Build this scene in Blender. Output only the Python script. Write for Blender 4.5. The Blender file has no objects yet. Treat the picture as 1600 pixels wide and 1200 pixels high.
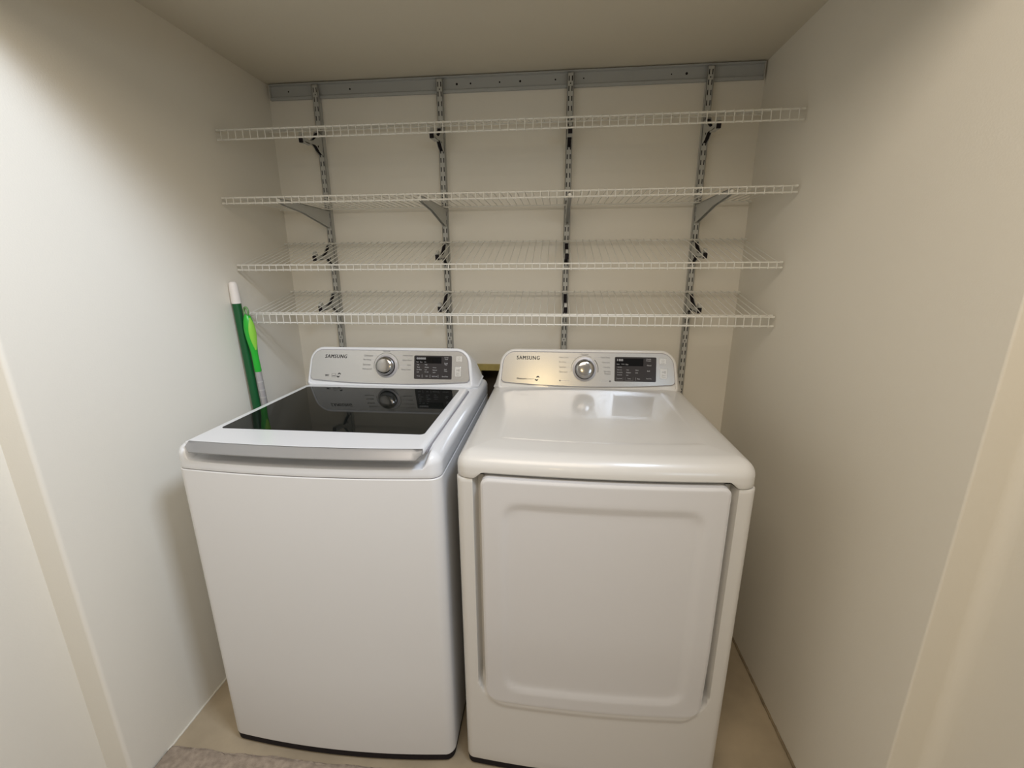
import bpy, math, random
from mathutils import Vector, Matrix
random.seed(4)
S = bpy.context.scene
COL = S.collection
W, H = 1.8457, 2.0886          # closet width and ceiling height (m)

# ------------------------------------------------------------------ camera
cam = bpy.data.cameras.new('camera')
cam.sensor_width = 36.0
cam.lens = 678.356 / 1600 * 36
cam.clip_start = 0.02
co = bpy.data.objects.new('camera', cam)
COL.objects.link(co)
r_ = Vector((0.99521469, 0.09761184, -0.0044317))
u_ = Vector((-0.02076056, 0.25555062, 0.96657275))
f_ = Vector((-0.09548147, 0.9618554, -0.25635421))
M = Matrix(((r_.x, u_.x, -f_.x, 1.13058717), (r_.y, u_.y, -f_.y, -1.82477888), (r_.z, u_.z, -f_.z, 1.39410969), (0, 0, 0, 1)))
co.matrix_world = M
S.camera = co

# ------------------------------------------------------------------ world, lights, exposure
S.view_settings.view_transform = 'Standard'
S.view_settings.look = 'None'
S.view_settings.exposure = 0.10
S.view_settings.gamma = 1.0
S.view_settings.use_curve_mapping = False
wd = bpy.data.worlds.new('world'); S.world = wd; wd.use_nodes = True
bg = wd.node_tree.nodes['Background']
bg.inputs[0].default_value = (1.0, 0.91, 0.78, 1)
bg.inputs[1].default_value = 0.40

def area(name, loc, target, size, power, color, sy=None, spread=180):
    l = bpy.data.lights.new(name, 'AREA'); l.energy = power; l.color = color
    l.shape = 'RECTANGLE'; l.size = size; l.size_y = sy or size
    l.spread = math.radians(spread)
    o = bpy.data.objects.new(name, l); COL.objects.link(o)
    o.location = loc
    o.rotation_euler = (Vector(target) - Vector(loc)).to_track_quat('-Z', 'Y').to_euler()
    return o
area('hall_light', (1.66, -1.60, 2.46), (0.0, -0.90, 1.40), 0.40, 12.0, (0.71, 0.82, 1.0), sy=0.34, spread=110)
area('hall_ceiling_lamp', (0.95, -2.05, 2.42), (1.20, -0.3, 1.1), 1.0, 14, (1.0, 0.87, 0.72), sy=0.7)
area('room_lamp', (0.98, -4.1, 1.95), (1.05, -0.5, 1.0), 0.16, 3.2, (1.0, 0.74, 0.36))
area('room_window', (2.9, -4.4, 1.75), (0.6, -0.6, 1.1), 0.8, 9, (0.62, 0.80, 1.0), sy=0.7)

# ------------------------------------------------------------------ materials
def mat(name, col, rough=0.5, metal=0.0, bump=0.0, bscale=200.0, var=0.0, vscale=3.0, spec=0.5, coat=0.0, aniso=None):
    m = bpy.data.materials.new(name); m.use_nodes = True
    nt = m.node_tree; b = nt.nodes['Principled BSDF']
    b.inputs['Base Color'].default_value = (*col, 1)
    b.inputs['Roughness'].default_value = rough
    b.inputs['Metallic'].default_value = metal
    b.inputs['Specular IOR Level'].default_value = spec
    b.inputs['Coat Weight'].default_value = coat
    b.inputs['Coat Roughness'].default_value = 0.05
    tc = nt.nodes.new('ShaderNodeTexCoord')
    if bump:
        n = nt.nodes.new('ShaderNodeTexNoise'); n.inputs['Scale'].default_value = bscale; n.inputs['Detail'].default_value = 3
        nt.links.new(tc.outputs['Object'], n.inputs['Vector'])
        bp = nt.nodes.new('ShaderNodeBump'); bp.inputs['Strength'].default_value = bump; bp.inputs['Distance'].default_value = 0.002
        nt.links.new(n.outputs['Fac'], bp.inputs['Height']); nt.links.new(bp.outputs['Normal'], b.inputs['Normal'])
    if var:
        n = nt.nodes.new('ShaderNodeTexNoise'); n.inputs['Scale'].default_value = vscale; n.inputs['Detail'].default_value = 5
        nt.links.new(tc.outputs['Object'], n.inputs['Vector'])
        r = nt.nodes.new('ShaderNodeValToRGB')
        r.color_ramp.elements[0].position = 0.35; r.color_ramp.elements[1].position = 0.7
        r.color_ramp.elements[0].color = (*[c * (1 - var) for c in col], 1)
        r.color_ramp.elements[1].color = (*[min(1, c * (1 + var * 0.4)) for c in col], 1)
        nt.links.new(n.outputs['Fac'], r.inputs['Fac']); nt.links.new(r.outputs['Color'], b.inputs['Base Color'])
    return m

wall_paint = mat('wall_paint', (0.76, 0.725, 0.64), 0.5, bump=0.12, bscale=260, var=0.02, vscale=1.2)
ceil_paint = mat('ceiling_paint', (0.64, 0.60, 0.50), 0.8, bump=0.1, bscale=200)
vinyl = mat('vinyl_floor', (0.44, 0.36, 0.25), 0.5, bump=0.2, bscale=60, var=0.22, vscale=5)
carpet_m = mat('carpet_fibre', (0.42, 0.34, 0.265), 0.95, bump=1.0, bscale=700, var=0.25, vscale=60)
caulk = mat('old_caulk', (0.27, 0.21, 0.13), 0.8, bump=0.6, bscale=150, var=0.3, vscale=20)
white_gloss = mat('white_enamel', (0.71, 0.72, 0.735), 0.28, spec=0.5, coat=0.25, bump=0.03, bscale=500)
white_dryer = mat('white_enamel_warm', (0.62, 0.60, 0.56), 0.3, spec=0.5, coat=0.25, bump=0.03, bscale=500)
door_white = mat('door_enamel', (0.62, 0.605, 0.59), 0.42, spec=0.4, bump=0.03, bscale=500)
wash_body = mat('cabinet_enamel', (0.68, 0.675, 0.665), 0.4, spec=0.45, bump=0.03, bscale=500)
groove = mat('groove_shadow_gap', (0.25, 0.24, 0.26), 0.7)
black_plastic = mat('black_plastic', (0.012, 0.009, 0.011), 0.7, spec=0.2)
glass_black = mat('smoked_glass', (0.008, 0.009, 0.008), 0.03, spec=0.07)
disp_plastic = mat('display_plastic', (0.034, 0.030, 0.031), 0.13, spec=0.45)
disp_black = mat('display_window', (0.002, 0.002, 0.003), 0.06, spec=0.25)
silver = mat('silver_paint', (0.56, 0.56, 0.555), 0.24, metal=0.75)
chrome = mat('chrome', (0.40, 0.39, 0.38), 0.14, metal=1.0)
handle_m = mat('handle_aluminium', (0.33, 0.33, 0.335), 0.42, metal=0.85)
ring_grey = mat('ring_grey', (0.42, 0.41, 0.42), 0.4, metal=0.3)
ink = mat('dark_ink', (0.04, 0.038, 0.038), 0.6)
ink_soft = mat('soft_grey_ink', (0.15, 0.145, 0.14), 0.6)
ink_light = mat('pale_ink', (0.45, 0.45, 0.46), 0.6)
steel_grey = mat('grey_powder_coat', (0.45, 0.45, 0.42), 0.45, bump=0.05, bscale=300)
track_grey = mat('track_powder_coat', (0.41, 0.425, 0.42), 0.42, bump=0.05, bscale=300)
wire_white = mat('white_vinyl_coat', (0.72, 0.71, 0.655), 0.35)
rubber = mat('black_rubber', (0.02, 0.02, 0.02), 0.7)
yellow = mat('yellowed_plastic', (0.42, 0.34, 0.11), 0.6, var=0.15, vscale=30)
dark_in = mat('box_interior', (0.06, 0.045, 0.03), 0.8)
green_d = mat('dark_green_paint', (0.003, 0.085, 0.022), 0.4)
green_m = mat('bright_green_plastic', (0.02, 0.42, 0.03), 0.3)
green_l = mat('lime_rubber', (0.27, 0.62, 0.06), 0.4)
green_g = mat('grey_green_plastic', (0.16, 0.30, 0.12), 0.4)
white_cap = mat('white_cap', (0.78, 0.74, 0.70), 0.4)
alu = mat('aluminium_tube', (0.55, 0.54, 0.56), 0.3, metal=0.7)
copper = mat('hose_brass', (0.35, 0.22, 0.08), 0.4, metal=0.6)

def brush(m, c0, c1):
    """fine horizontal brushing"""
    nt = m.node_tree; b = nt.nodes['Principled BSDF']
    tc = nt.nodes.new('ShaderNodeTexCoord'); mp = nt.nodes.new('ShaderNodeMapping')
    mp.inputs['Scale'].default_value = (6, 500, 500)
    n = nt.nodes.new('ShaderNodeTexNoise'); n.inputs['Scale'].default_value = 3
    nt.links.new(tc.outputs['Object'], mp.inputs['Vector']); nt.links.new(mp.outputs['Vector'], n.inputs['Vector'])
    r = nt.nodes.new('ShaderNodeValToRGB')
    r.color_ramp.elements[0].color = (*c0, 1); r.color_ramp.elements[1].color = (*c1, 1)
    nt.links.new(n.outputs['Fac'], r.inputs['Fac']); nt.links.new(r.outputs['Color'], b.inputs['Base Color'])
brush(silver, (0.50, 0.50, 0.495), (0.62, 0.62, 0.61))

# ------------------------------------------------------------------ helpers
def wloc(o):
    v = Vector((0, 0, 0))
    while o is not None:
        v += o.location; o = o.parent
    return v

def mk(name, verts, faces, m, parent=None, smooth=None):
    """one mesh object; verts are given in world metres"""
    off = wloc(parent)
    me = bpy.data.meshes.new(name)
    me.from_pydata([(v[0] - off.x, v[1] - off.y, v[2] - off.z) for v in verts], [], faces)
    me.validate()
    import bmesh
    bm = bmesh.new(); bm.from_mesh(me)
    bmesh.ops.recalc_face_normals(bm, faces=bm.faces)
    bm.to_mesh(me); bm.free()
    if m: me.materials.append(m)
    if smooth is not None:
        me.polygons.foreach_set('use_smooth', [True] * len(me.polygons))
        me.set_sharp_from_angle(angle=math.radians(smooth))
    o = bpy.data.objects.new(name, me); COL.objects.link(o)
    o.parent = parent
    return o

def empty(name, loc, label, cat, group=None):
    o = bpy.data.objects.new(name, None); COL.objects.link(o)
    o.location = loc; o.empty_display_size = 0.05
    o['label'] = label; o['category'] = cat
    if group: o['group'] = group
    return o

class G:
    def __init__(s): s.v = []; s.f = []
    def add(s, vs, fs):
        n = len(s.v); s.v += [tuple(v) for v in vs]; s.f += [tuple(i + n for i in f) for f in fs]; return s
    def box(s, x0, x1, y0, y1, z0, z1):
        return s.add([(x0,y0,z0),(x1,y0,z0),(x1,y1,z0),(x0,y1,z0),(x0,y0,z1),(x1,y0,z1),(x1,y1,z1),(x0,y1,z1)],
                     [(0,3,2,1),(4,5,6,7),(0,1,5,4),(1,2,6,5),(2,3,7,6),(3,0,4,7)])
    def loft(s, rings, c0=True, c1=True):
        n = len(rings[0]); vs = [p for r in rings for p in r]; fs = []
        for i in range(len(rings) - 1):
            for j in range(n):
                k = (j + 1) % n
                fs.append((i*n+j, i*n+k, (i+1)*n+k, (i+1)*n+j))
        if c0: fs.append(tuple(range(n))[::-1])
        if c1: fs.append(tuple((len(rings)-1)*n + j for j in range(n)))
        return s.add(vs, fs)
    def tube(s, path, rad, n=8, caps=True):
        path = [Vector(p) for p in path]
        rads = rad if isinstance(rad, (list, tuple)) else [rad] * len(path)
        rings = []; up = None
        for i, p in enumerate(path):
            t = (path[min(i+1, len(path)-1)] - path[max(i-1, 0)]).normalized()
            if up is None:
                up = Vector((0,0,1)) if abs(t.z) < 0.9 else Vector((1,0,0))
            a = t.cross(up).normalized(); b = a.cross(t).normalized(); up = b
            rings.append([p + (a*math.cos(2*math.pi*k/n) + b*math.sin(2*math.pi*k/n)) * rads[i] for k in range(n)])
        return s.loft(rings, caps, caps)
    def prism(s, poly, ax, a, b):
        """poly of 2D points in the plane across axis ax, from a to b"""
        def P(q, t):
            return (t, q[0], q[1]) if ax == 0 else (q[0], t, q[1]) if ax == 1 else (q[0], q[1], t)
        return s.loft([[P(q, a) for q in poly], [P(q, b) for q in poly]])
    def mk(s, name, m, parent=None, smooth=None):
        return mk(name, s.v, s.f, m, parent, smooth)

def struct(o):
    o['kind'] = 'structure'; return o

def sm(t):
    t = max(0.0, min(1.0, t)); return t * t * (3 - 2 * t)

# ------------------------------------------------------------------ the room
g = G().box(-0.9, 2.9, -4.6, 0.35, -0.08, 0.0)
struct(g.mk('floor', vinyl))
# left wall: closet side, shallow step at the opening, hall wall beyond
pl = [(-0.35, 0.3), (-0.35, -2.9), (-0.067, -2.9), (-0.067, -1.057)]
for k in range(7):
    a = math.pi/2 * k/6; pl.append((-0.008 + 0.008*math.sin(a), -1.045 - 0.010*math.cos(a)))
pl += [(0.0, 0.3)]
struct(G().prism(pl, 2, 0, 2.62).mk('wall_left', wall_paint, smooth=30))
pr = [(W + 0.35, 0.3), (W + 0.35, -1.72), (W + 0.072, -1.72), (W + 0.072, -1.10)]
for k in range(7):
    a = math.pi/2 * k/6; pr.append((W + 0.072 - 0.02 + 0.02*math.cos(a), -1.10 + 0.025*math.sin(a)))
for k in range(5):
    a = math.pi/2 * k/4; pr.append((W + 0.004 - 0.004*math.sin(a), -1.075 + 0.004*(1-math.cos(a))))
pr += [(W, 0.3)]
struct(G().prism(pr, 2, 0, 2.62).mk('wall_right', wall_paint, smooth=30))
# back wall with the opening of the recessed outlet box
bx0, bx1, bz0, bz1 = 0.815, 1.03, 0.70, 0.968
g = G()
g.box(0, bx0, 0, 0.12, 0, H + 0.1); g.box(bx1, W, 0, 0.12, 0, H + 0.1)
g.box(bx0, bx1, 0, 0.12, 0, bz0); g.box(bx0, bx1, 0, 0.12, bz1, H + 0.1)
struct(g.mk('wall_back', wall_paint))
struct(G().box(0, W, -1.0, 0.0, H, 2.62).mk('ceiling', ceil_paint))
struct(G().box(0, W, -1.05, -1.0, 1.95, 2.62).mk('wall_header', wall_paint))
# dirty caulk along the foot of the right wall and behind
g = G(); pts = [(W - 0.0015, -0.02 - 0.0105*i*1.0, 0.002) for i in range(96)]
g.tube([(p[0] - random.uniform(0, .0015), p[1], p[2] + random.uniform(-.001, .001)) for p in pts], 0.0045, 6)
struct(g.mk('trim_1', caulk, smooth=60))
g = G(); g.tube([(0.0015 + random.uniform(0, .001), -0.02 - 0.0105*i, 0.001) for i in range(90)], 0.003, 6)
struct(g.mk('trim_2', wall_paint, smooth=60))

# carpet of the hall, its edge running just in front of the machines
import bmesh
def carpet():
    nx, ny = 170, 50
    x0, x1, yb, yf = -0.066, W + 0.07, -0.94, -1.6
    vs = []; fs = []
    rnd = random.Random(3)
    for j in range(ny + 1):
        for i in range(nx + 1):
            x = x0 + (x1 - x0) * i / nx
            edge = yb + 0.002*math.sin(x*23) + 0.001*math.sin(x*57+1)
            t = j / ny
            y = edge + (yf - edge) * t * t
            if y > -1.062: x = max(0.004, min(W - 0.006, x))
            z = (0.0 if j == 0 else 0.004 * min(1, t * 8) + rnd.uniform(-.0010, .0010))
            vs.append((x, y + (rnd.uniform(-.002, .002) if 0 < j else 0), max(z, 0.0008)))
    for j in range(ny):
        for i in range(nx):
            a = j*(nx+1)+i; fs.append((a, a+1, a+nx+2, a+nx+1))
    o = mk('carpet', vs, fs, carpet_m, None, 60)
    o['kind'] = 'stuff'; o['label'] = 'worn brownish beige carpet on the floor in front of the washing machine'
    o['category'] = 'carpet'
carpet()

# recessed outlet box between the machines
ob = empty('outlet_box', (0.92, 0.0, bz0), 'yellowed plastic utility outlet box recessed in the back wall between the machines', 'outlet box')
g = G()
g.box(bx0 - .026, bx0, -0.006, 0.0, bz0 - .03, bz1 + .028); g.box(bx1, bx1 + .026, -0.006, 0.0, bz0 - .03, bz1 + .028)
g.box(bx0, bx1, -0.006, 0.0, bz1, bz1 + .028); g.box(bx0, bx1, -0.006, 0.0, bz0 - .03, bz0)
g.mk('frame', yellow, ob)
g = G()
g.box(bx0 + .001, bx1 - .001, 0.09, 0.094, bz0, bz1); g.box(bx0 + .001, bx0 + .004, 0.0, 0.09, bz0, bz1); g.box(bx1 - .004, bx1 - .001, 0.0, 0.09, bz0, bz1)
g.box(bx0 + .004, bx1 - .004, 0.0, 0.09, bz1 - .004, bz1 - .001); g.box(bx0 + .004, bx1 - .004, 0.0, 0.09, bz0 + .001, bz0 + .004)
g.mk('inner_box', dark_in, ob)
G().tube([(0.845, 0.05, 0.705), (0.845, 0.05, 0.79), (0.845, 0.045, 0.83)], 0.012, 10).mk('water_valve', copper, ob, 40)

# ------------------------------------------------------------------ shelf hardware
HT = (0.013, W - 0.008)
ht = empty('hang_track', (W/2, 0, 2.03), 'long horizontal grey metal hang rail along the top of the back wall', 'hang rail')
prof = [(-0.0005, 2.031), (-0.0005, 2.083), (-0.013, 2.085), (-0.013, 2.081), (-0.003, 2.079), (-0.003, 2.044), (-0.0105, 2.040), (-0.0105, 2.031)]
G().prism(prof, 0, HT[0], HT[1]).mk('rail', track_grey, ht)
for i, (sx, sr) in enumerate([(0.085, .0028), (0.333, .0036), (0.748, .0042), (0.80, .0032), (0.909, .003), (0.985, .004), (1.114, .003), (1.216, .0025), (1.525, .0024), (1.577, .0044)]):
    G().prism([(sx + sr*math.cos(k*math.pi/5), 2.0605 + sr*math.sin(k*math.pi/5)) for k in range(10)], 1, -0.0034, -0.0026).mk('screw_hole', black_plastic, ht)
G().box(HT[0] - .002, HT[0] + .002, -0.012, -0.0005, 2.031, 2.083).mk('end_stop', steel_grey, ht)
G().box(HT[1] - .002, HT[1] + .002, -0.012, -0.0005, 2.031, 2.083).mk('end_stop', steel_grey, ht)

UX = [0.202, 0.686, 1.169, 1.655]
PIT, Z0, NS = 0.0321, 2.056, 37
def upright(x, label):
    t = empty('shelf_upright', (x, 0, 0.87), label, 'shelf upright', 'slotted uprights on the back wall')
    yf, yb, hw = -0.0225, -0.0205, 0.0115
    xs = [-hw, -0.0074, -0.0038, 0.0038, 0.0074, hw]
    zs = [2.0735]
    rows = []
    for i in range(NS):
        c = Z0 - PIT * i
        rows.append((c + 0.0085, c - 0.0085))
    g = G()
    def quad(xa, xb, za, zb, y=yf):
        g.add([(x+xa, y, za), (x+xb, y, za), (x+xb, y, zb), (x+xa, y, zb)], [(0, 1, 2, 3)])
    ztop, zbot = 2.0735, rows[-1][1] - 0.012
    prev = ztop
    holes = (0, 29)
    for i, (a, b) in enumerate(rows):
        # bridge above this slot row
        if i - 1 in holes and i > 0:
            zc = (prev + a) / 2; rr = 0.0026
            quad(-hw, xs[2], a, prev); quad(xs[3], hw, a, prev)
            sq = [(xs[2], a), (0, a), (xs[3], a), (xs[3], zc), (xs[3], prev), (0, prev), (xs[2], prev), (xs[2], zc)]
            oc = [(rr*math.cos(q), zc + rr*math.sin(q)) for q in [math.pi*1.25 + k*math.pi/4 for k in range(8)]]
            vs = [(x+p[0], yf, p[1]) for p in sq] + [(x+p[0], yf, p[1]) for p in oc]
            g.add(vs, [(k, (k+1) % 8, 8 + (k+1) % 8, 8+k) for k in range(8)])
            g.add([(x+p[0], yf, p[1]) for p in oc] + [(x+p[0], yb, p[1]) for p in oc], [(k, (k+1) % 8, 8 + (k+1) % 8, 8+k) for k in range(8)])
        else:
            quad(-hw, hw, a, prev)
        for k in (0, 2, 4): quad(xs[k], xs[k+1], b, a)
        for k in (1, 3):
            p = [(xs[k], b), (xs[k+1], b), (xs[k+1], a), (xs[k], a)]
            g.add([(x+q[0], yf, q[1]) for q in p] + [(x+q[0], yb, q[1]) for q in p], [(m, (m+1) % 4, 4 + (m+1) % 4, 4+m) for m in range(4)])
        prev = b
    quad(-hw, hw, zbot, prev)
    for s in (-1, 1):
        xa, xb = sorted((s*hw, s*(hw - 0.0015)))
        g.prism([(yf, zbot), (-0.0008, zbot), (-0.0008, 2.028), (-0.0145, 2.028), (-0.0145, 2.0735), (yf, 2.0735)], 0, x+xa, x+xb)
    g.box(x-hw, x+hw, yf, -0.0145, 2.0725, 2.0745)
    g.box(x-hw, x+hw, yf, -0.0008, zbot, zbot+0.001)
    g.mk('channel', steel_grey, t)
    G().box(x - hw + .0018, x + hw - .0018, -0.0188, -0.0158, zbot + .002, 2.070).mk('channel_shade', black_plastic, t)  # black strip added behind the slots as the shade inside the channel
    return t
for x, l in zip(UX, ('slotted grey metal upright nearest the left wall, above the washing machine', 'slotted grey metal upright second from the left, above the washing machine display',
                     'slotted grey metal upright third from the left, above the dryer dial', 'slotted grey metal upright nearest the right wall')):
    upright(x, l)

def wire_shelf(zr, zf, lip, label, front2=False, yr=-0.034, yfr=-0.331, lean=0.0):
    t = empty('wire_shelf', (W/2, 0, zf), label, 'wire shelf', 'white wire shelves')
    x0, x1 = 0.012, W - 0.012
    R = 0.0026
    sl = (zf - zr) / (yfr - yr)
    dr = Vector((0, yfr - yr, zf - zr)).normalized()      # towards the front
    dn = Vector((0, lean, -1)).normalized()
    def rail(name, y, z, r=R):
        G().tube([(x0, y, z), (x1, y, z)], r, 8).mk(name, wire_white, t, 40)
        for xe in (x0, x1):
            s = 1 if xe == x1 else -1
            G().tube([(xe - s*0.004, y, z), (xe + s*0.006, y, z)], [r*1.5, r*1.35], 8).mk('end_cap', wire_white, t, 40)
    rail('back_rail', yr, zr - R)
    rail('front_rail', yfr, zf - R)
    F = Vector((0, yfr, zf)); lf = F + dn * lip
    rail('lip_rail', lf.y, lf.z)
    if front2:
        q = F - dr * 0.016; rail('deck_rail', q.y, q.z - R)
    # wires: shared mesh
    n = 71
    wr = 0.0014
    p0 = Vector((0, yr + 0.006, zr + wr - (yr + 0.006 - yr) * 0)) 
    path = [Vector((0, yr + 0.006, zr + wr + 0.006*sl)), F + Vector((0, 0.006, wr - 0.006*sl*0)) , F + Vector((0, -R - wr*0.6, -0.001)), lf + Vector((0, -R - wr, 0)) , lf + Vector((0, -R - wr*0.5, 0)) + dn * 0.0045]
    g = G().tube(path, wr, 6)
    first = None
    for i in range(n):
        x = x0 + 0.012 + (x1 - x0 - 0.024) * i / (n - 1)
        if first is None:
            off = wloc(t)
            first = mk('wire', [(v[0] + off.x, v[1], v[2]) for v in g.v], g.f, wire_white, t, 50)
            first.location = (x - off.x, 0, 0); src = first
        else:
            c = src.copy(); COL.objects.link(c); c.parent = t; c.location = (x - off.x, 0, 0)
    return t
wire_shelf(1.9165, 1.842, 0.031, 'topmost white wire shelf, tilted forward, just under the hang rail', True)
wire_shelf(1.632, 1.631, 0.020, 'level white wire shelf, second from the top, on long triangular brackets', False, yfr=-0.355)
wire_shelf(1.500, 1.413, 0.019, 'white wire shelf tilted forward, third from the top', False)
wire_shelf(1.306, 1.241, 0.032, 'lowest white wire shelf, tilted forward just above the machines', True)

def plate(g, poly, x, hw, th=0.0014):
    g.prism(poly, 0, x - hw, x - hw + th); g.prism(poly, 0, x + hw - th, x + hw)

def small_bracket(x, dz, label, group):
    """short folded bracket that carries a tilted shelf; dz from the third shelf"""
    t = empty('shelf_bracket', (x, -0.022, 1.40 + dz), label, 'shelf bracket', group)
    top = [(-0.0235, 1.494), (-0.046, 1.4935), (-0.056, 1.480), (-0.070, 1.464), (-0.088, 1.4525), (-0.108, 1.4465), (-0.128, 1.4455), (-0.150, 1.4475), (-0.163, 1.4485)]
    bot = [(-0.160, 1.4265), (-0.124, 1.4305), (-0.099, 1.4370), (-0.0775, 1.4395), (-0.067, 1.4370), (-0.060, 1.4315), (-0.049, 1.4225), (-0.036, 1.4165), (-0.0235, 1.4145)]
    hw = 0.0085
    g = G()
    plate(g, [(a, b + dz) for a, b in top + bot], x, hw)
    g.box(x - hw, x + hw, -0.044, -0.0235, 1.490 + dz, 1.4935 + dz)
    g.box(x - hw, x + hw, -0.150, -0.100, 1.4270 + dz + .004, 1.4300 + dz + .004)
    g.mk('bracket_body', steel_grey, t)
    # web between the cheeks, coloured black as the shade of the hollow
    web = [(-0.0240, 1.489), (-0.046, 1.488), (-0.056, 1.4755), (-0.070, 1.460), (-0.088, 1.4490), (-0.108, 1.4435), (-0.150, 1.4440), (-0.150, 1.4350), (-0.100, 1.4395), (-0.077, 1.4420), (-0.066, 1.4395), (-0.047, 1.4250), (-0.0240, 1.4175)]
    G().prism([(a, b + dz) for a, b in web], 0, x - hw + .0022, x + hw - .0022).mk('hollow_shade', black_plastic, t)
    G().prism([(-0.1545, 1.4450 + dz), (-0.1665, 1.4460 + dz), (-0.1640, 1.4265 + dz), (-0.1520, 1.4285 + dz)], 0, x - hw + .0016, x + hw - .0016).mk('end_plug', black_plastic, t)
    G().tube([(x - hw - .0008, -0.058, 1.4385 + dz), (x + hw + .0008, -0.058, 1.4385 + dz)], 0.0036, 10).mk('pin', black_plastic, t, 40)
    G().prism([(-0.168, 1.4478 + dz), (-0.140, 1.4470 + dz), (-0.146, 1.4560 + dz), (-0.150, 1.4625 + dz), (-0.162, 1.4605 + dz)], 0, x - 0.005, x + 0.005).mk('wire_clip', steel_grey, t)
UN = ('leftmost', 'second', 'third', 'rightmost')
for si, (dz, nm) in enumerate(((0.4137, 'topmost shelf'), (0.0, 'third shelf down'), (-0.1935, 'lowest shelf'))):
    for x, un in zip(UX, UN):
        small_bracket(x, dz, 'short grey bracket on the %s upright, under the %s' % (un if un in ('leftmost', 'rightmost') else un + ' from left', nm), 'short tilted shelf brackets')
def long_bracket(x, label):
    t = empty('shelf_bracket', (x, -0.022, 1.556), label, 'shelf bracket', 'long level shelf brackets')
    hw = 0.0065
    poly = [(-0.0235, 1.6245), (-0.335, 1.6255), (-0.345, 1.620), (-0.345, 1.6125), (-0.320, 1.6065), (-0.21, 1.596), (-0.036, 1.560), (-0.0235, 1.558)]
    g = G(); plate(g, poly, x, hw, 0.0015)
    g.prism([(-0.0235, 1.6245), (-0.335, 1.6255), (-0.335, 1.6240), (-0.0235, 1.6230)], 0, x - hw, x + hw)
    g.prism([(-0.0235, 1.571), (-0.036, 1.570), (-0.21, 1.606), (-0.33, 1.615), (-0.33, 1.6135), (-0.21, 1.6045), (-0.036, 1.5685), (-0.0235, 1.5695)], 0, x - hw + .0012, x + hw - .0012)
    g.mk('bracket_body', steel_grey, t)
    G().tube([(x, -0.3455, 1.618), (x, -0.3500, 1.618)], [0.0062, 0.0045], 12).mk('tip_cap', wire_white, t, 40)
for x, un in zip(UX, UN):
    long_bracket(x, 'long triangular grey bracket on the %s upright, under the level wire shelf' % (un if un in ('leftmost', 'rightmost') else un + ' from left'))

# ------------------------------------------------------------------ the machines
def outline(x0, x1, yr, yf, bow, rf, rr=0.012, d=0.0, ns=26, nf=64):
    """plan of a machine: straight back and sides, bowed front with round corners; d = inset"""
    x0 += d; x1 -= d; yr -= d; yf += d
    rf = max(rf - d, 0.003); rr = max(rr - d, 0.002)
    pts = []
    def arc(cx, cy, r, a0, a1, n=8):
        for k in range(n + 1):
            a = a0 + (a1 - a0) * k / n
            pts.append((cx + r*math.cos(a), cy + r*math.sin(a)))
    arc(x1 - rr, yr - rr, rr, 0, math.pi/2, 5)
    for k in range(1, 12): pts.append((x1 - rr + (x0 - x1 + 2*rr) * k/12, yr))
    arc(x0 + rr, yr - rr, rr, math.pi/2, math.pi, 5)
    for k in range(1, ns): pts.append((x0, yr - rr + (yf + rf - yr + rr) * k/ns))
    arc(x0 + rf, yf + rf, rf, math.pi, 1.5*math.pi, 9)
    for k in range(1, nf): pts.append((x0 + rf + (x1 - x0 - 2*rf) * k/nf, yf))
    arc(x1 - rf, yf + rf, rf, 1.5*math.pi, 2*math.pi, 9)
    for k in range(1, ns): pts.append((x1, yf + rf + (yr - rr - yf - rf) * k/ns))
    xc = (x0 + x1) / 2; hwid = (x1 - x0) / 2
    out = []
    for (px, py) in pts:
        t = min(1, max(0, 1 - (py - yf) / (rf + 0.02)))         # only the front bows
        b = bow * (1 - ((px - xc) / hwid) ** 2)
        out.append((px, py - b * sm(t)))
    return out

def plan_loft(specs, kw, zf=None):
    """specs: list of (inset, z)"""
    rings = []
    for d, z in specs:
        o = outline(d=d, **kw)
        rings.append([(p[0], p[1], (zf(p[0], p[1], z, d) if zf else z)) for p in o])
    return rings

def rrect(x0, x1, z0, z1, rt, rb, n=7, bowb=0.0):
    """rounded rectangle as (u, v) points, counter-clockwise from lower right; rt / rb radii at top and bottom"""
    p = []
    def arc(cx, cz, r, a0):
        for k in range(n + 1):
            a = a0 + math.pi/2 * k/n; p.append((cx + r*math.cos(a), cz + r*math.sin(a)))
    arc(x1 - rb, z0 + rb, rb, -math.pi/2)
    arc(x1 - rt, z1 - rt, rt, 0)
    arc(x0 + rt, z1 - rt, rt, math.pi/2)
    arc(x0 + rb, z0 + rb, rb, math.pi)
    m = 14
    for k in range(1, m): p.append((x0 + rb + (x1 - x0 - 2*rb) * k/m, z0))
    if bowb:
        c = (x0 + x1)/2; h = (x1 - x0)/2
        p = [(a, b - bowb * (1 - ((a - c)/h)**2) * sm(1 - (b - z0)/(0.3*(z1 - z0)))) for a, b in p]
    return p

K = 0.26; YF0 = -0.327; ZB = 0.985       # console face: leans back by K
def cons_pt(c, u, v, out=0.0):
    """point on the console face; out = distance in front of it"""
    n = Vector((0, -1, K)).normalized()
    return Vector((c + u, YF0 + v*K, ZB + v)) + n * out

def taper(u, v): return u * (1 - 0.22 * max(v, 0) * 1.0)

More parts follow.
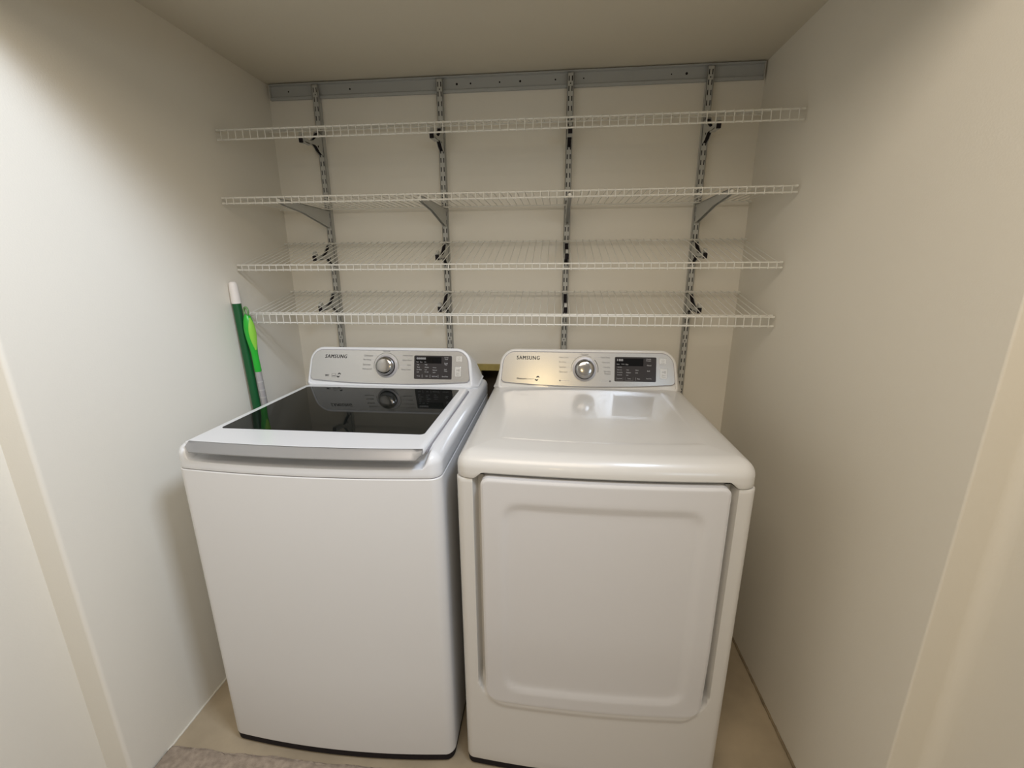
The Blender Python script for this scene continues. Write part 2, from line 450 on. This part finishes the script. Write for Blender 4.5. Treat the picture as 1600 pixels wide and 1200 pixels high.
def text_mesh(word, c, u0, u1, v0, v1, m, parent, shear=0.0, spacing=1.0, lift=0.0018, thick=0.0002, bold=0.0, heavy=0.0, name='lettering'):
    cu = bpy.data.curves.new('t', 'FONT'); cu.body = word; cu.shear = shear; cu.space_character = spacing
    cu.resolution_u = 2; cu.extrude = 0.02; cu.offset = bold
    to = bpy.data.objects.new('t', cu); COL.objects.link(to)
    dg = bpy.context.evaluated_depsgraph_get(); dg.update()
    me = to.evaluated_get(dg).to_mesh()
    vs = [v.co.copy() for v in me.vertices]; fs = [tuple(p.vertices) for p in me.polygons]
    to.evaluated_get(dg).to_mesh_clear()
    bpy.data.objects.remove(to); bpy.data.curves.remove(cu)
    xa, xb = min(v.x for v in vs), max(v.x for v in vs); ya, yb = min(v.y for v in vs), max(v.y for v in vs)
    out = []
    if heavy:                                   # stroke weight: the same glyphs laid side by side
        n = len(vs); sh = (xb - xa) * heavy / (u1 - u0)
        vs = [Vector((v.x + k * sh / 2, v.y, v.z)) for k in (-1, 0, 1) for v in vs]
        fs = [tuple(i + k * n for i in f) for k in range(3) for f in fs]
    for v in vs:
        u = u0 + (v.x - xa) / (xb - xa) * (u1 - u0); w = v0 + (v.y - ya) / (yb - ya) * (v1 - v0)
        out.append(cons_pt(c, u, w, lift + (thick if v.z > 0 else 0)))
    return mk(name, out, fs, m, parent)

def slab(c, poly, a, b, m, parent, name, bev=0.0, smooth=40):
    """flat thing on the console face between a and b in front of it"""
    if bev:
        cu = sum(p[0] for p in poly)/len(poly); cv = sum(p[1] for p in poly)/len(poly)
        su = max(abs(p[0]-cu) for p in poly); sv = max(abs(p[1]-cv) for p in poly)
        ins = [(cu + (p[0]-cu)*(1-bev/su), cv + (p[1]-cv)*(1-bev/sv)) for p in poly]
        rings = [[cons_pt(c, *p, a) for p in poly], [cons_pt(c, *p, b - bev*.6) for p in poly], [cons_pt(c, *p, b) for p in ins]]
    else:
        rings = [[cons_pt(c, *p, a) for p in poly], [cons_pt(c, *p, b) for p in poly]]
    return G().loft(rings).mk(name, m, parent, None)

def disc(cu, cv, r, n=28): return [(cu + r*math.cos(2*math.pi*k/n), cv + r*math.sin(2*math.pi*k/n)) for k in range(n)]
def ring(c, cu, cv, r0, r1, a0, a1, m, parent, lift=0.0016, name='dial_mark'):
    n = 30; A = []; 
    pts0 = []; pts1 = []
    for k in range(n + 1):
        a = math.radians(a0 + (a1 - a0) * k / n)
        pts0.append((cu + r0*math.cos(a), cv + r0*math.sin(a))); pts1.append((cu + r1*math.cos(a), cv + r1*math.sin(a)))
    vs = [cons_pt(c, *p, lift) for p in pts0] + [cons_pt(c, *p, lift) for p in pts1]
    vs += [cons_pt(c, *p, lift + .0002) for p in pts0] + [cons_pt(c, *p, lift + .0002) for p in pts1]
    N = n + 1; fs = []
    for k in range(n):
        fs += [(2*N+k, 2*N+k+1, 3*N+k+1, 3*N+k), (k, k+1, N+k+1, N+k), (k, k+1, 2*N+k+1, 2*N+k), (N+k, N+k+1, 3*N+k+1, 3*N+k)]
    return mk(name, vs, fs, m, parent)

def console(c, parent, mshell, x_w=0.3165, vtop=0.131, fb=0.013):
    """rounded white housing with a silver face set into it"""
    v0 = -0.012
    def shell(d, out, back=None):
        p = rrect(-x_w + d, x_w - d, v0 + d, vtop - d, max(0.052 - d, .01), max(0.018 - d, .006), n=9, bowb=0.0)
        r = []
        for (u, v) in p:
            u = u * (1 - 0.33 * max(v, 0))
            if out < -0.004 and d < 0.005 or back is not None: u += math.copysign(0.018 * max(0, 1 - max(v, 0)/0.035)**2, u) * (abs(u) > 0.2)
            q = cons_pt(c, u, v, out)
            if back is not None:
                q = Vector((q.x, back, ZB + min(v, 0.0) + max(v, 0.0) * 0.62))
            r.append(q)
        return r
    rings = [shell(0.010, 0, -0.172), shell(0.002, 0, -0.180), shell(0.0, -0.030), shell(0.0006, -0.0038), shell(0.003, -0.0012), shell(0.0055, 0.0), shell(0.0095, 0.0), shell(0.0108, -0.0006), shell(0.0112, -0.0045)]
    hs = G().loft(rings).mk('console', mshell, parent, 28)
    def pan(d, out):
        p = rrect(-x_w + 0.0118 + d, x_w - 0.0118 - d, fb + d, vtop - 0.0112 - d, 0.040 - d, 0.014 - d, n=9, bowb=0.012)
        return [cons_pt(c, u * (1 - 0.33 * max(v, 0)), v, out) for u, v in p]
    # white floor of the recess shows below the fascia; dark joint round the fascia
    G().loft([pan(-0.0012, -0.004), pan(-0.0012, 0.0004)]).mk('fascia_joint', groove, hs, 35)
    G().loft([pan(0, -0.004), pan(0, 0.0007), pan(0.0007, 0.0015), pan(0.002, 0.0015)]).mk('fascia', silver, hs, 20)
    return hs

def knob(c, hs, cu, cv):
    G().loft([[cons_pt(c, *p, 0.0010) for p in disc(cu, cv, 0.0420, 40)], [cons_pt(c, *p, 0.0045) for p in disc(cu, cv, 0.0415, 40)], [cons_pt(c, *p, 0.0052) for p in disc(cu, cv, 0.0395, 40)]]).mk('dial_ring', ring_grey, hs, 40)
    prof = [(0.0342, 0.005), (0.0342, 0.009)]
    G().loft([[cons_pt(c, *p, h) for p in disc(cu, cv, r, 40)] for r, h in prof]).mk('dial_collar', black_plastic, hs, 40)
    prof = [(0.0328, 0.009), (0.0322, 0.020), (0.0310, 0.0245), (0.0285, 0.0272), (0.023, 0.0290), (0.015, 0.0300), (0.006, 0.0304)]
    G().loft([[cons_pt(c, *p, h) for p in disc(cu, cv, r, 40)] for r, h in prof]).mk('dial_knob', chrome, hs, 50)

def bar(c, u0, u1, v0, v1, m, parent, name='printed_line', lift=0.0016):
    return slab(c, [(u1, v0), (u1, v1), (u0, v1), (u0, v0)], lift, lift + .0002, m, parent, name)

def icon_leaves(c, u, v, s, m, parent):
    """two small curling leaves"""
    g = G()
    for sg in (1, -1):
        pts = []
        for k in range(9):
            a = math.pi * k / 8; pts.append((u + sg*(s*0.15 + s*0.55*math.cos(a)*0.7), v + sg*(s*0.12 + s*0.42*math.sin(a))))
        for k in range(9):
            a = math.pi * (1 - k / 8); pts.append((u + sg*(s*0.15 + s*0.5*math.cos(a)*0.6), v + sg*(s*0.12 + s*0.12*math.sin(a))))
        g.loft([[cons_pt(c, *p, .0016) for p in pts], [cons_pt(c, *p, .0018) for p in pts]])
    return g.mk('printed_symbol', m, parent)

# ---------- washing machine
WX0, WX1, WC = 0.1807, 0.8667, 0.5237
wkw = dict(x0=WX0, x1=WX1, yr=-0.15, yf=-0.9035, bow=0.020, rf=0.026)
wm = empty('washing_machine', (WC, -0.53, 0.0), 'white top-loading washing machine with dark glass lid, left of the dryer', 'washing machine')
G().loft(plan_loft([(0.006, 0.030), (0.001, 0.031), (0.0, 0.036), (0.0, 0.300), (0.0, 0.600), (0.0, 0.907), (0.0015, 0.909)], wkw)).mk('cabinet', wash_body, wm, 35)
G().loft(plan_loft([(0.003, 0.0085), (0.001, 0.0300)], wkw)).mk('base_plinth', black_plastic, wm, 35)
for fx in (WX0 + .06, WX1 - .06):
    for fy in (-0.22, -0.84):
        G().tube([(fx, fy, 0.0), (fx, fy, 0.0085)], 0.022, 14).mk('foot', rubber, wm, 40)
G().loft(plan_loft([(0.003, 0.9085), (0.003, 0.9115)], wkw)).mk('seam', groove, wm, 35)

LX0, LX1, LYF, LYR = 0.2240, 0.8300, -0.905, -0.357
def wtop(x, y, z, d):
    # side shoulders stay, the front is scooped below the handle between the corners
    sx = sm((x - 0.208) / 0.020) * sm((0.842 - x) / 0.020)
    sy = sm((-0.862 - y) / 0.014)
    if z > 0.9330:
        target = 0.9330 + (0.006 * sm((y + 0.925) / 0.05))
        z = z + (min(z, target) - z) * sx * sy
    return z
spec = [(0.0008, 0.9115), (0.0, 0.9135), (0.0, 0.922), (0.0, 0.9330), (0.0, 0.9440)]
for k in range(1, 17):
    a = math.pi/2 * k/16; spec.append((0.029*(1 - math.cos(a)), 0.9440 + 0.029*math.sin(a)))
for d in (0.033, 0.038, 0.044, 0.05, 0.056, 0.062, 0.068, 0.075, 0.085, 0.10): spec.append((d, 0.9730 + 0.0015*sm((d - .029)/.03)))
G().loft(plan_loft(spec, dict(wkw, rf=0.030, nf=110), wtop)).mk('top_cover', white_gloss, wm, 50)

# lid: white frame with rounded top edge, dark glass inset, metal grip along the front
def lid_out(d, nf=48):
    x0, x1, y0, y1 = LX0 + d, LX1 - d, LYR - d, LYF + d*0.4
    pts = []
    def arc(cx, cy, r, a0, n=6):
        for k in range(n + 1):
            a = a0 + math.pi/2*k/n; pts.append((cx + r*math.cos(a), cy + r*math.sin(a)))
    arc(x1 - .02, y0 - .02, .02, 0); arc(x0 + .02, y0 - .02, .02, math.pi/2)
    r = 0.006
    for k in range(nf + 1):
        x = x0 + (x1 - x0) * k/nf
        pts.append((x, y1 - 0.012 * (1 - ((x - WC)/((x1 - x0)/2))**2)))
    return pts
lid_r = [[(p[0], p[1], z) for p in lid_out(d)] for d, z in ((0.002, 0.972), (0.0, 0.974), (0.0, 0.981), (0.001, 0.9838), (0.0035, 0.9855), (0.009, 0.9862), (0.016, 0.9862))]
lid = G().loft(lid_r).mk('lid', white_gloss, wm, 40)
G().loft([[(p[0], max(p[1], -0.888), z) for p in lid_out(-0.0035)] for z in (0.9700, 0.9752)]).mk('lid_joint', groove, wm, 40)
def gl(d, z):
    q = rrect(0.2465 + d, 0.8035 - d, -0.8145 + d, -0.3900 - d, 0.010, 0.012)
    return [(a, b, z) for a, b in q]
G().loft([gl(-0.0008, 0.9850), gl(-0.0008, 0.98635)]).mk('glass_edge', groove, lid, 40)
G().loft([gl(0, 0.984), gl(0, 0.9866), gl(0.0006, 0.9869)]).mk('glass_panel', glass_black, lid, 12)
# grip: bowed bar, section leaning forward and down
HX0, HX1 = 0.2360, 0.8285
rings = []
NX = 48
for k in range(NX + 1):
    t = -1 + 2*k/NX
    x = (HX0 + HX1)/2 + t * (HX1 - HX0)/2
    bow = 0.012 * (1 - t*t)
    q_ = min(1, (1 - abs(t)) / 0.028); e2 = math.sqrt(max(0, 1 - (1 - q_)**2)); e = 0.25 + 0.75*e2
    yb = LYF - bow
    sec = [(0.0005, 0.9868), (-0.003, 0.9866), (-0.006 - .003*e, 0.9815), (-0.011 - .004*e, 0.9725), (-0.014 - .007*e, 0.9670), (-0.0138 - .0075*e, 0.9650), (-0.011 - .006*e, 0.9645), (-0.004, 0.9720), (0.0005, 0.976)]
    rings.append([(x, yb + q[0], 0.9868 - (0.9868 - q[1]) * (0.45 + 0.55*e2)) for q in sec])
G().loft(rings).mk('handle', handle_m, lid, 35)

hs = console(WC, wm, white_gloss)
text_mesh('SAMSUNG', WC, -0.2455, -0.1600, 0.0900, 0.1030, ink, hs, shear=0.25, spacing=1.18, heavy=0.0011)
text_mesh('VRT', WC, -0.2445, -0.2285, 0.0235, 0.0305, ink, hs, shear=0.2, heavy=0.0005)
for q in ((-0.2190, -0.2182, 0.0210, 0.0345), (-0.2042, -0.2034, 0.0210, 0.0345), (-0.2190, -0.2034, 0.0337, 0.0345), (-0.2190, -0.2034, 0.0210, 0.0218)):
    bar(WC, *q, ink_soft, hs, 'printed_frame')
text_mesh('wash', WC, -0.2165, -0.2060, 0.0240, 0.0300, ink_soft, hs)
icon_leaves(WC, -0.192, 0.0285, 0.016, ink, hs)
knob(WC, hs, -0.0088, 0.0640)
ring(WC, -0.0088, 0.0640, 0.0465, 0.0476, -12, 192, ink, hs)
WL = [('Delicates', -0.0930, -0.0600, 0.0975), ('Bedding', -0.0965, -0.0685, 0.0825), ('Sanitize', -0.0985, -0.0695, 0.0655), ('Waterproof', -0.1010, -0.0645, 0.0490)]
WR = [('Heavy Duty', 0.0545, 0.0895, 0.0990), ('Quick Wash', 0.0520, 0.0870, 0.0825), ('Spin', 0.0705, 0.0830, 0.0655), ('Deep Clean', 0.0490, 0.0830, 0.0490)]
for wd_, a, b, v in WL + WR: text_mesh(wd_, WC, a, b, v, v + 0.0062, ink_soft, hs)
text_mesh('Normal', WC, -0.0210, 0.0040, 0.1140, 0.1190, ink_soft, hs)
for q in ((-0.0585, -0.032, 0.1008), (-0.066, -0.0560, 0.0855)): bar(WC, q[0], q[1], q[2], q[2] + .0006, ink_light, hs)
for q in ((0.028, 0.0525, 0.1015), (0.0425, 0.0500, 0.0855), (0.0410, 0.0685, 0.0682)): bar(WC, q[0], q[1], q[2], q[2] + .0006, ink_light, hs)

def display(c, hs, u0, u1, v0, v1, scr, rows, seg, small, side, btn):
    slab(c, rrect(u0, u1, v0, v1, 0.004, 0.004, n=4), 0.0012, 0.0026, disp_plastic, hs, 'display_panel', 0.0006)
    slab(c, rrect(*scr, 0.001, 0.001, n=3), 0.0026, 0.0028, disp_black, hs, 'display_window')
    text_mesh(seg[0], c, seg[1], seg[2], seg[3], seg[3] + 0.0072, ink_light, hs, lift=0.0028, bold=0.01)
    for wd_, a, b, v in small + side + rows + btn:
        text_mesh(wd_, c, a, b, v, v + 0.0042, ink_light, hs, lift=0.0028)
display(WC, hs, 0.0965, 0.2370, 0.0205, 0.1035, (0.1020, 0.1985, 0.0760, 0.0985),
        [('Hot', .1075, .1155, .0690), ('Warm', .1075, .1180, .0600), ('Eco Warm', .1070, .1250, .0515), ('Cold', .1065, .1145, .0430),
         ('High', .1370, .1460, .0690), ('Medium', .1370, .1520, .0600), ('Low', .1370, .1445, .0515), ('No Spin', .1365, .1510, .0430),
         ('Heavy', .1670, .1800, .0590), ('Normal', .1665, .1815, .0505), ('Light', .1665, .1770, .0420)],
        ('88888', .1055, .1400, .0895), [('Wash', .1050, .1130, .0785), ('Rinse', .1190, .1275, .0785), ('Spin', .1350, .1415, .0785)],
        [('Delay', .2100, .2240, .0950), ('Start', .2110, .2230, .0895), ('Soak', .2090, .2230, .0750), ('Plus', .2110, .2200, .0700), ('Self', .2090, .2180, .0530), ('Clean', .2090, .2210, .0475)],
        [('Temp', .1070, .1190, .0285), ('Spin', .1400, .1490, .0285), ('Soil Level', .1640, .1830, .0285), ('Extra Rinse', .2020, .2240, .0285)])
for u in (.1265, .1565, .1868): bar(WC, u, u + .0008, .0255, .0360, ink_light, hs, lift=.0028)
def power_btns(c, hs, a, b, w1, w2):
    slab(c, rrect(*a, 0.003, 0.003, n=4), 0.0010, 0.0034, ring_light, hs, 'power_button', 0.0008)
    slab(c, rrect(*b, 0.003, 0.003, n=4), 0.0010, 0.0034, ring_light, hs, 'start_button', 0.0008)
    ca = ((a[0]+a[1])/2, (a[2]+a[3])/2)
    ring(c, ca[0], ca[1] + .002, 0.0035, 0.0042, -230, 50, ink_soft, hs, lift=0.0034, name='power_symbol')
    bar(c, ca[0] - .0003, ca[0] + .0003, ca[1] + .003, ca[1] + .0075, ink_soft, hs, 'power_symbol', lift=.0034)
    text_mesh('Power', c, ca[0] - .006, ca[0] + .006, a[2] + .0022, a[2] + .0052, ink_soft, hs, lift=.0034)
    cb = (b[0]+b[1])/2
    text_mesh('>II', c, cb - .0055, cb + .0055, (b[2]+b[3])/2 + .001, (b[2]+b[3])/2 + .009, ink_soft, hs, lift=.0034)
    text_mesh('Start', c, cb - .006, cb + .006, b[2] + .0105, b[2] + .0140, ink_soft, hs, lift=.0034)
    text_mesh('Pause', c, cb - .006, cb + .006, b[2] + .0045, b[2] + .0080, ink_soft, hs, lift=.0034)
ring_light = mat('button_silver', (0.66, 0.66, 0.65), 0.3, metal=0.55)
power_btns(WC, hs, (0.2525, 0.2745, 0.0825, 0.1030), (0.2490, 0.2710, 0.0310, 0.0655), 'Power', 'Start')

# ---------- dryer
DX0, DX1, DC = 0.9028, 1.5888, 1.2458
dkw = dict(x0=DX0, x1=DX1, yr=-0.15, yf=-0.9030, bow=0.016, rf=0.020)
dr = empty('dryer', (DC, -0.53, 0.0), 'white front-loading clothes dryer with a wide recessed-panel door, right of the washing machine', 'dryer')
DOX0, DOX1, DOZ0, DOZ1 = 0.9655, 1.5265, 0.262, 0.9265
def rr_dist(x, z, x0, x1, z0, z1, r):
    cx, cz = (x0+x1)/2, (z0+z1)/2
    qx = abs(x-cx) - (x1-x0)/2 + r; qz = abs(z-cz) - (z1-z0)/2 + r
    return math.hypot(max(qx, 0), max(qz, 0)) + min(max(qx, qz), 0) - r
def dfront(x, y, z):
    """recess behind and around the door; fades out at its foot"""
    if y > -0.885: return y
    d = rr_dist(x, z, DOX0 - 0.021, DOX1 + 0.019, DOZ0 - 0.012, 1.2, 0.075)
    dep = sm(-d / 0.007)
    foot = sm((z - 0.262) / 0.075)
    y += 0.030 * dep * foot
    # the door field stands a little proud of the kick panel
    e = rr_dist(x, z, DOX0 - 0.006, DOX1 + 0.006, 0.236, 1.2, 0.06)
    y -= 0.0040 * sm(-e / 0.014) * (1 - dep * foot)
    return y
zs = [0.030, 0.031, 0.036, 0.06, 0.12, 0.17] + [0.19 + 0.007*k for k in range(24)] + [0.37 + 0.03*k for k in range(18)] + [0.905, 0.914, 0.9165]
ins = {0.030: 0.006, 0.031: 0.001, 0.9165: 0.0015}
rings = []
for z in zs:
    o = outline(d=ins.get(z, 0), **dict(dkw, nf=150))
    rings.append([(p[0], dfront(p[0], p[1], z), z) for p in o])
G().loft(rings).mk('cabinet', white_dryer, dr, 40)
G().loft(plan_loft([(0.003, 0.0085), (0.001, 0.0300)], dkw)).mk('base_plinth', black_plastic, dr, 35)
for fx in (DX0 + .06, DX1 - .06):
    for fy in (-0.22, -0.84):
        G().tube([(fx, fy, 0.0), (fx, fy, 0.0085)], 0.022, 14).mk('foot', rubber, dr, 40)
# top cover
def arch(x, y):
    return sm((x - 0.945) / 0.028) * sm((1.548 - x) / 0.028) * sm((-0.86 - y) / 0.02)
def dtop(x, y, z, d):
    if z < 0.938:
        z = z + (0.938 - z) * 0.93 * arch(x, y) * (1.0 if z < 0.93 else 0.5)
    return z
spec = [(0.0255, 0.9190), (0.0008, 0.9190), (0.0, 0.921), (0.0, 0.932), (0.0, 0.942)]
for k in range(1, 15):
    a = math.pi/2 * k/14; spec.append((0.046*(1 - math.cos(a)) if k < 14 else 0.046, 0.942 + 0.040*math.sin(a)))
spec += [(0.060, 0.9832), (0.075, 0.9842), (0.085, 0.9848), (0.093, 0.9848), (0.097, 0.9841), (0.101, 0.9838), (0.12, 0.9841), (0.16, 0.9845), (0.22, 0.9848), (0.28, 0.985)]
G().loft(plan_loft(spec, dict(dkw, yf=-0.906, rf=0.034, nf=110), dtop), c0=False).mk('top_cover', white_dryer, dr, 50)
G().loft(plan_loft([(0.028, 0.9150), (0.028, 0.9300)], dkw)).mk('inner_frame', black_plastic, dr, 35)
# door: slab with rounded outline, shallow recessed panel
def door():
    nx, nz = 110, 120
    cx = (DOX0 + DOX1)/2
    def base(x): return -0.9045 - 0.016 * (1 - ((x - DC)/0.343)**2)
    def Y(x, z):
        lean = 0.008 * sm((z - 0.26) / 0.25) + 0.0045
        y = base(x) - lean
        d = rr_dist(x, z, 1.013, 1.481, 0.303, 0.868, 0.045)
        y += 0.0060 * sm((-d) / 0.018)
        e = rr_dist(x, z, DOX0, DOX1, DOZ0, DOZ1, 0.02)
        y += 0.0035 * sm(1 + e / 0.006) * (0.15 + 0.85*sm((z - 0.27)/0.06))
        return y
    def warp(sx, sz):
        # maps the unit square to a rounded rectangle
        x = DOX0 + (DOX1 - DOX0) * sx; z = DOZ0 + (DOZ1 - DOZ0) * sz
        rt, rb = 0.019, 0.045
        for (cxx, s) in ((DOX0, 1), (DOX1, -1)):
            for (czz, t, r) in ((DOZ0, 1, rb), (DOZ1, -1, rt)):
                ax = (x - cxx) * s; az = (z - czz) * t
                if ax < r and az < r:
                    # push radially from square to circle
                    ux, uz = (r - ax)/r, (r - az)/r
                    m = max(ux, uz); l = math.hypot(ux, uz)
                    if l > 1e-6:
                        k = m / l
                        x = cxx + s * (r - r*ux*k); z = czz + t * (r - r*uz*k)
        return x, z
    def par(n):
        out = [0, .003, .007, .012, .018, .026, .036, .05, .065, .08, .095, .11, .125]
        m = [0.125 + (0.75)*k/(n) for k in range(1, n)]
        return out + m + [1 - q for q in out[::-1]]
    PX, PZ = par(30), par(36)
    vs = []; fs = []
    for sz in PZ:
        for sx in PX:
            x, z = warp(sx, sz); vs.append((x, Y(x, z), z))
    nxx = len(PX); nzz = len(PZ)
    for j in range(nzz - 1):
        for i in range(nxx - 1):
            a = j*nxx + i; fs.append((a, a+1, a+nxx+1, a+nxx))
    # edge going back
    loop = [i for i in range(nxx)] + [j*nxx + nxx - 1 for j in range(1, nzz)] + [(nzz-1)*nxx + i for i in range(nxx - 2, -1, -1)] + [j*nxx for j in range(nzz - 2, 0, -1)]
    n0 = len(vs)
    for q in loop:
        v = vs[q]; vs.append((v[0], max(-0.880, v[1] + 0.004) if v[2] > 0.35 else v[1] + 0.004, v[2]))
    L = len(loop)
    for k in range(L):
        fs.append((loop[k], loop[(k+1) % L], n0 + (k+1) % L, n0 + k))
    fs.append(tuple(n0 + k for k in range(L)))
    mk('door', vs, fs, door_white, dr, 42)
door()
hd = console(DC, dr, white_dryer, x_w=0.3175, vtop=0.133, fb=0.0175)
text_mesh('SAMSUNG', DC, -0.2480, -0.1670, 0.0950, 0.1080, ink, hd, spacing=1.18, heavy=0.0011)
text_mesh('Moisture', DC, -0.2465, -0.2120, 0.0260, 0.0325, ink, hd, heavy=0.0005)
text_mesh('Sensor', DC, -0.2110, -0.1860, 0.0262, 0.0320, ink_soft, hd)
icon_leaves(DC, -0.174, 0.0305, 0.016, ink, hd)
knob(DC, hd, -0.0078, 0.0645)
ring(DC, -0.0078, 0.0645, 0.0465, 0.0475, 62, 190, ink, hd)
ring(DC, -0.0078, 0.0645, 0.0462, 0.0480, -12, 44, ink, hd)
DL = [('Heavy Duty', -0.0975, -0.0660, 0.1010), ('Bedding', -0.0970, -0.0740, 0.0850), ('Sanitize', -0.0970, -0.0740, 0.0685), ('Delicates', -0.0965, -0.0690, 0.0520)]
DR = [('Perm Press', 0.0490, 0.0795, 0.1030), ('Quick Dry', 0.0530, 0.0800, 0.0855), ('Time Dry', 0.0580, 0.0805, 0.0690), ('Wrinkle', 0.0590, 0.0828, 0.0550), ('Release', 0.0625, 0.0828, 0.0480)]
for wd_, a, b, v in DL + DR: text_mesh(wd_, DC, a, b, v, v + 0.0060, ink_soft, hd)
text_mesh('Normal', DC, -0.0210, 0.0040, 0.1135, 0.1185, ink_soft, hd)
for q in ((-0.0645, -0.034, 0.1035), (-0.0725, -0.0585, 0.0875), (-0.0725, -0.0600, 0.0710), (-0.0675, -0.0600, 0.0545)): bar(DC, q[0], q[1], q[2], q[2] + .0006, ink_light, hd)
for q in ((0.026, 0.0475, 0.1055), (0.0440, 0.0515, 0.0880), (0.0460, 0.0565, 0.0715)): bar(DC, q[0], q[1], q[2], q[2] + .0006, ink_light, hd)
slab(DC, disc(-0.0935, 0.0245, 0.0028, 12), .0016, .0018, ink_soft, hd, 'printed_dot')
slab(DC, disc(0.0815, 0.0255, 0.0032, 12), .0016, .0018, ink_soft, hd, 'printed_dot')
text_mesh('Sensor Dry', DC, -0.0880, -0.0620, 0.0222, 0.0270, ink_light, hd)
text_mesh('Manual Dry', DC, 0.0490, 0.0745, 0.0232, 0.0280, ink_light, hd)
display(DC, hd, 0.0965, 0.2385, 0.0255, 0.1085, (0.1010, 0.1945, 0.0780, 0.1035),
        [('Very Dry', .1060, .1210, .0715), ('More Dry', .1055, .1215, .0625), ('Normal Dry', .1055, .1240, .0540), ('Damp Dry', .1060, .1225, .0455),
         ('High', .1370, .1450, .0625), ('Medium', .1370, .1520, .0540), ('Low', .1370, .1440, .0455), ('More', .1680, .1780, .0625), ('Less', .1680, .1770, .0540)],
        ('188', .1045, .1250, .0945), [('Sensor', .1035, .1135, .0820), ('Cooling', .1190, .1300, .0820), ('Filter', .1340, .1440, .0815)],
        [('Wrinkle', .2040, .2200, .1000), ('Prevent', .2040, .2200, .0945), ('Mixed', .2070, .2210, .0790), ('Bell', .2080, .2170, .0600)],
        [('Dry Level', .1050, .1220, .0330), ('Temp', .1410, .1530, .0330), ('Time', .1740, .1840, .0330), ('Rack Dry', .2060, .2230, .0340)])
for (a, b, v0, v1) in ((.1020, .1250, .0295, .0400), (.1335, .1600, .0295, .0400)):
    bar(DC, a, a + .0006, v0, v1, ink_soft, hd, lift=.0028); bar(DC, b, b + .0006, v0, v1, ink_soft, hd, lift=.0028)
    bar(DC, a, b, v0, v0 + .0006, ink_soft, hd, lift=.0028)
bar(DC, .1690, .1696, .0295, .0400, ink_light, hd, lift=.0028)
power_btns(DC, hd, (0.2495, 0.2720, 0.0855, 0.1055), (0.2525, 0.2755, 0.0370, 0.0710), 'Power', 'Start')

# ------------------------------------------------------------------ two cleaning poles leaning on the left wall
pb, pt = Vector((0.040, -0.350, 0.0)), Vector((0.0165, -0.3840, 1.356))
def on(a, b, z): return a + (b - a) * ((z - a.z) / (b.z - a.z))
mp = empty('broom_handle', pb, 'dark green broom pole with white cap, leaning on the left wall beside the washing machine', 'broom')
G().tube([pb + (pt-pb)*0.01, on(pb, pt, 1.2815)], 0.0145, 16).mk('pole', green_d, mp, 50)
a = on(pb, pt, 1.281); 
G().tube([a, on(pb, pt, 1.285), on(pb, pt, 1.340), on(pb, pt, 1.351), on(pb, pt, 1.356)], [0.0152, 0.0155, 0.0145, 0.0125, 0.0070], 16).mk('cap', white_cap, mp, 60)
G().tube([on(pb, pt, 0.0), on(pb, pt, 0.02)], 0.016, 16).mk('foot', rubber, mp, 50)
qb, qt = Vector((0.076, -0.338, 0.0)), Vector((0.0525, -0.3880, 1.262))
mo = empty('mop', qb, 'mop with bright green grip, hanging loop and silver pole, beside the dark green broom', 'mop')
G().tube([on(qb, qt, 0.004), on(qb, qt, 1.045)], 0.0105, 16).mk('pole', alu, mo, 50)
for z in (1.000, 0.968, 0.940): G().tube([on(qb, qt, z), on(qb, qt, z - .003)], 0.0113, 16).mk('pole_band', ring_light, mo, 50)
prof = [(1.036, .0105), (1.040, .0118), (1.075, .0112), (1.105, .0112), (1.130, .0135), (1.155, .0165), (1.180, .0182), (1.200, .0178), (1.220, .0150), (1.236, .0110), (1.244, .0070)]
G().tube([on(qb, qt, z) for z, r in prof], [r for z, r in prof], 24).mk('grip', green_m, mo, 60)
# lime inlay on the side of the grip that faces the room
gi = G(); rings = []
ax = (qt - qb).normalized()
for k in range(15):
    t = k/14; z = 1.118 + (1.232 - 1.118)*t
    r = None
    for (z0, r0), (z1, r1) in zip(prof, prof[1:]):
        if z0 <= z <= z1: r = r0 + (r1-r0)*(z-z0)/(z1-z0)
    half = math.radians(46) * math.sin(math.pi*min(max(t, 0.04), 0.96))**0.6
    c0 = math.radians(-22); row = []
    ctr = on(qb, qt, z)
    for rr in (r + 0.0010, r - 0.002):
        for m_ in range(9):
            a = c0 + (-half + 2*half*m_/8) * (1 if rr > r else -1)
            row.append(ctr + Vector((math.cos(a)*rr, math.sin(a)*rr, 0)))
    rings.append(row)
gi.loft(rings).mk('grip_inlay', green_l, mo, 60)
lc = on(qb, qt, 1.2540); ringp = []
for k in range(25):
    a = 2*math.pi*k/24; ringp.append(lc + Vector((0.0125*math.cos(a)*0.9, -0.0125*math.cos(a)*0.45, 0.0145*math.sin(a))))
G().tube(ringp, 0.0038, 8, caps=False).mk('hanging_loop', green_g, mo, 60)
gh = G().tube([on(qb, qt, 0.0) + Vector((0, 0, .006)) + Vector((0.0, y, 0)) for y in (-0.10, -0.09, 0.09, 0.10)], [.004, .006, .006, .004], 8)
gh.mk('mop_head', rubber, mo, 50)
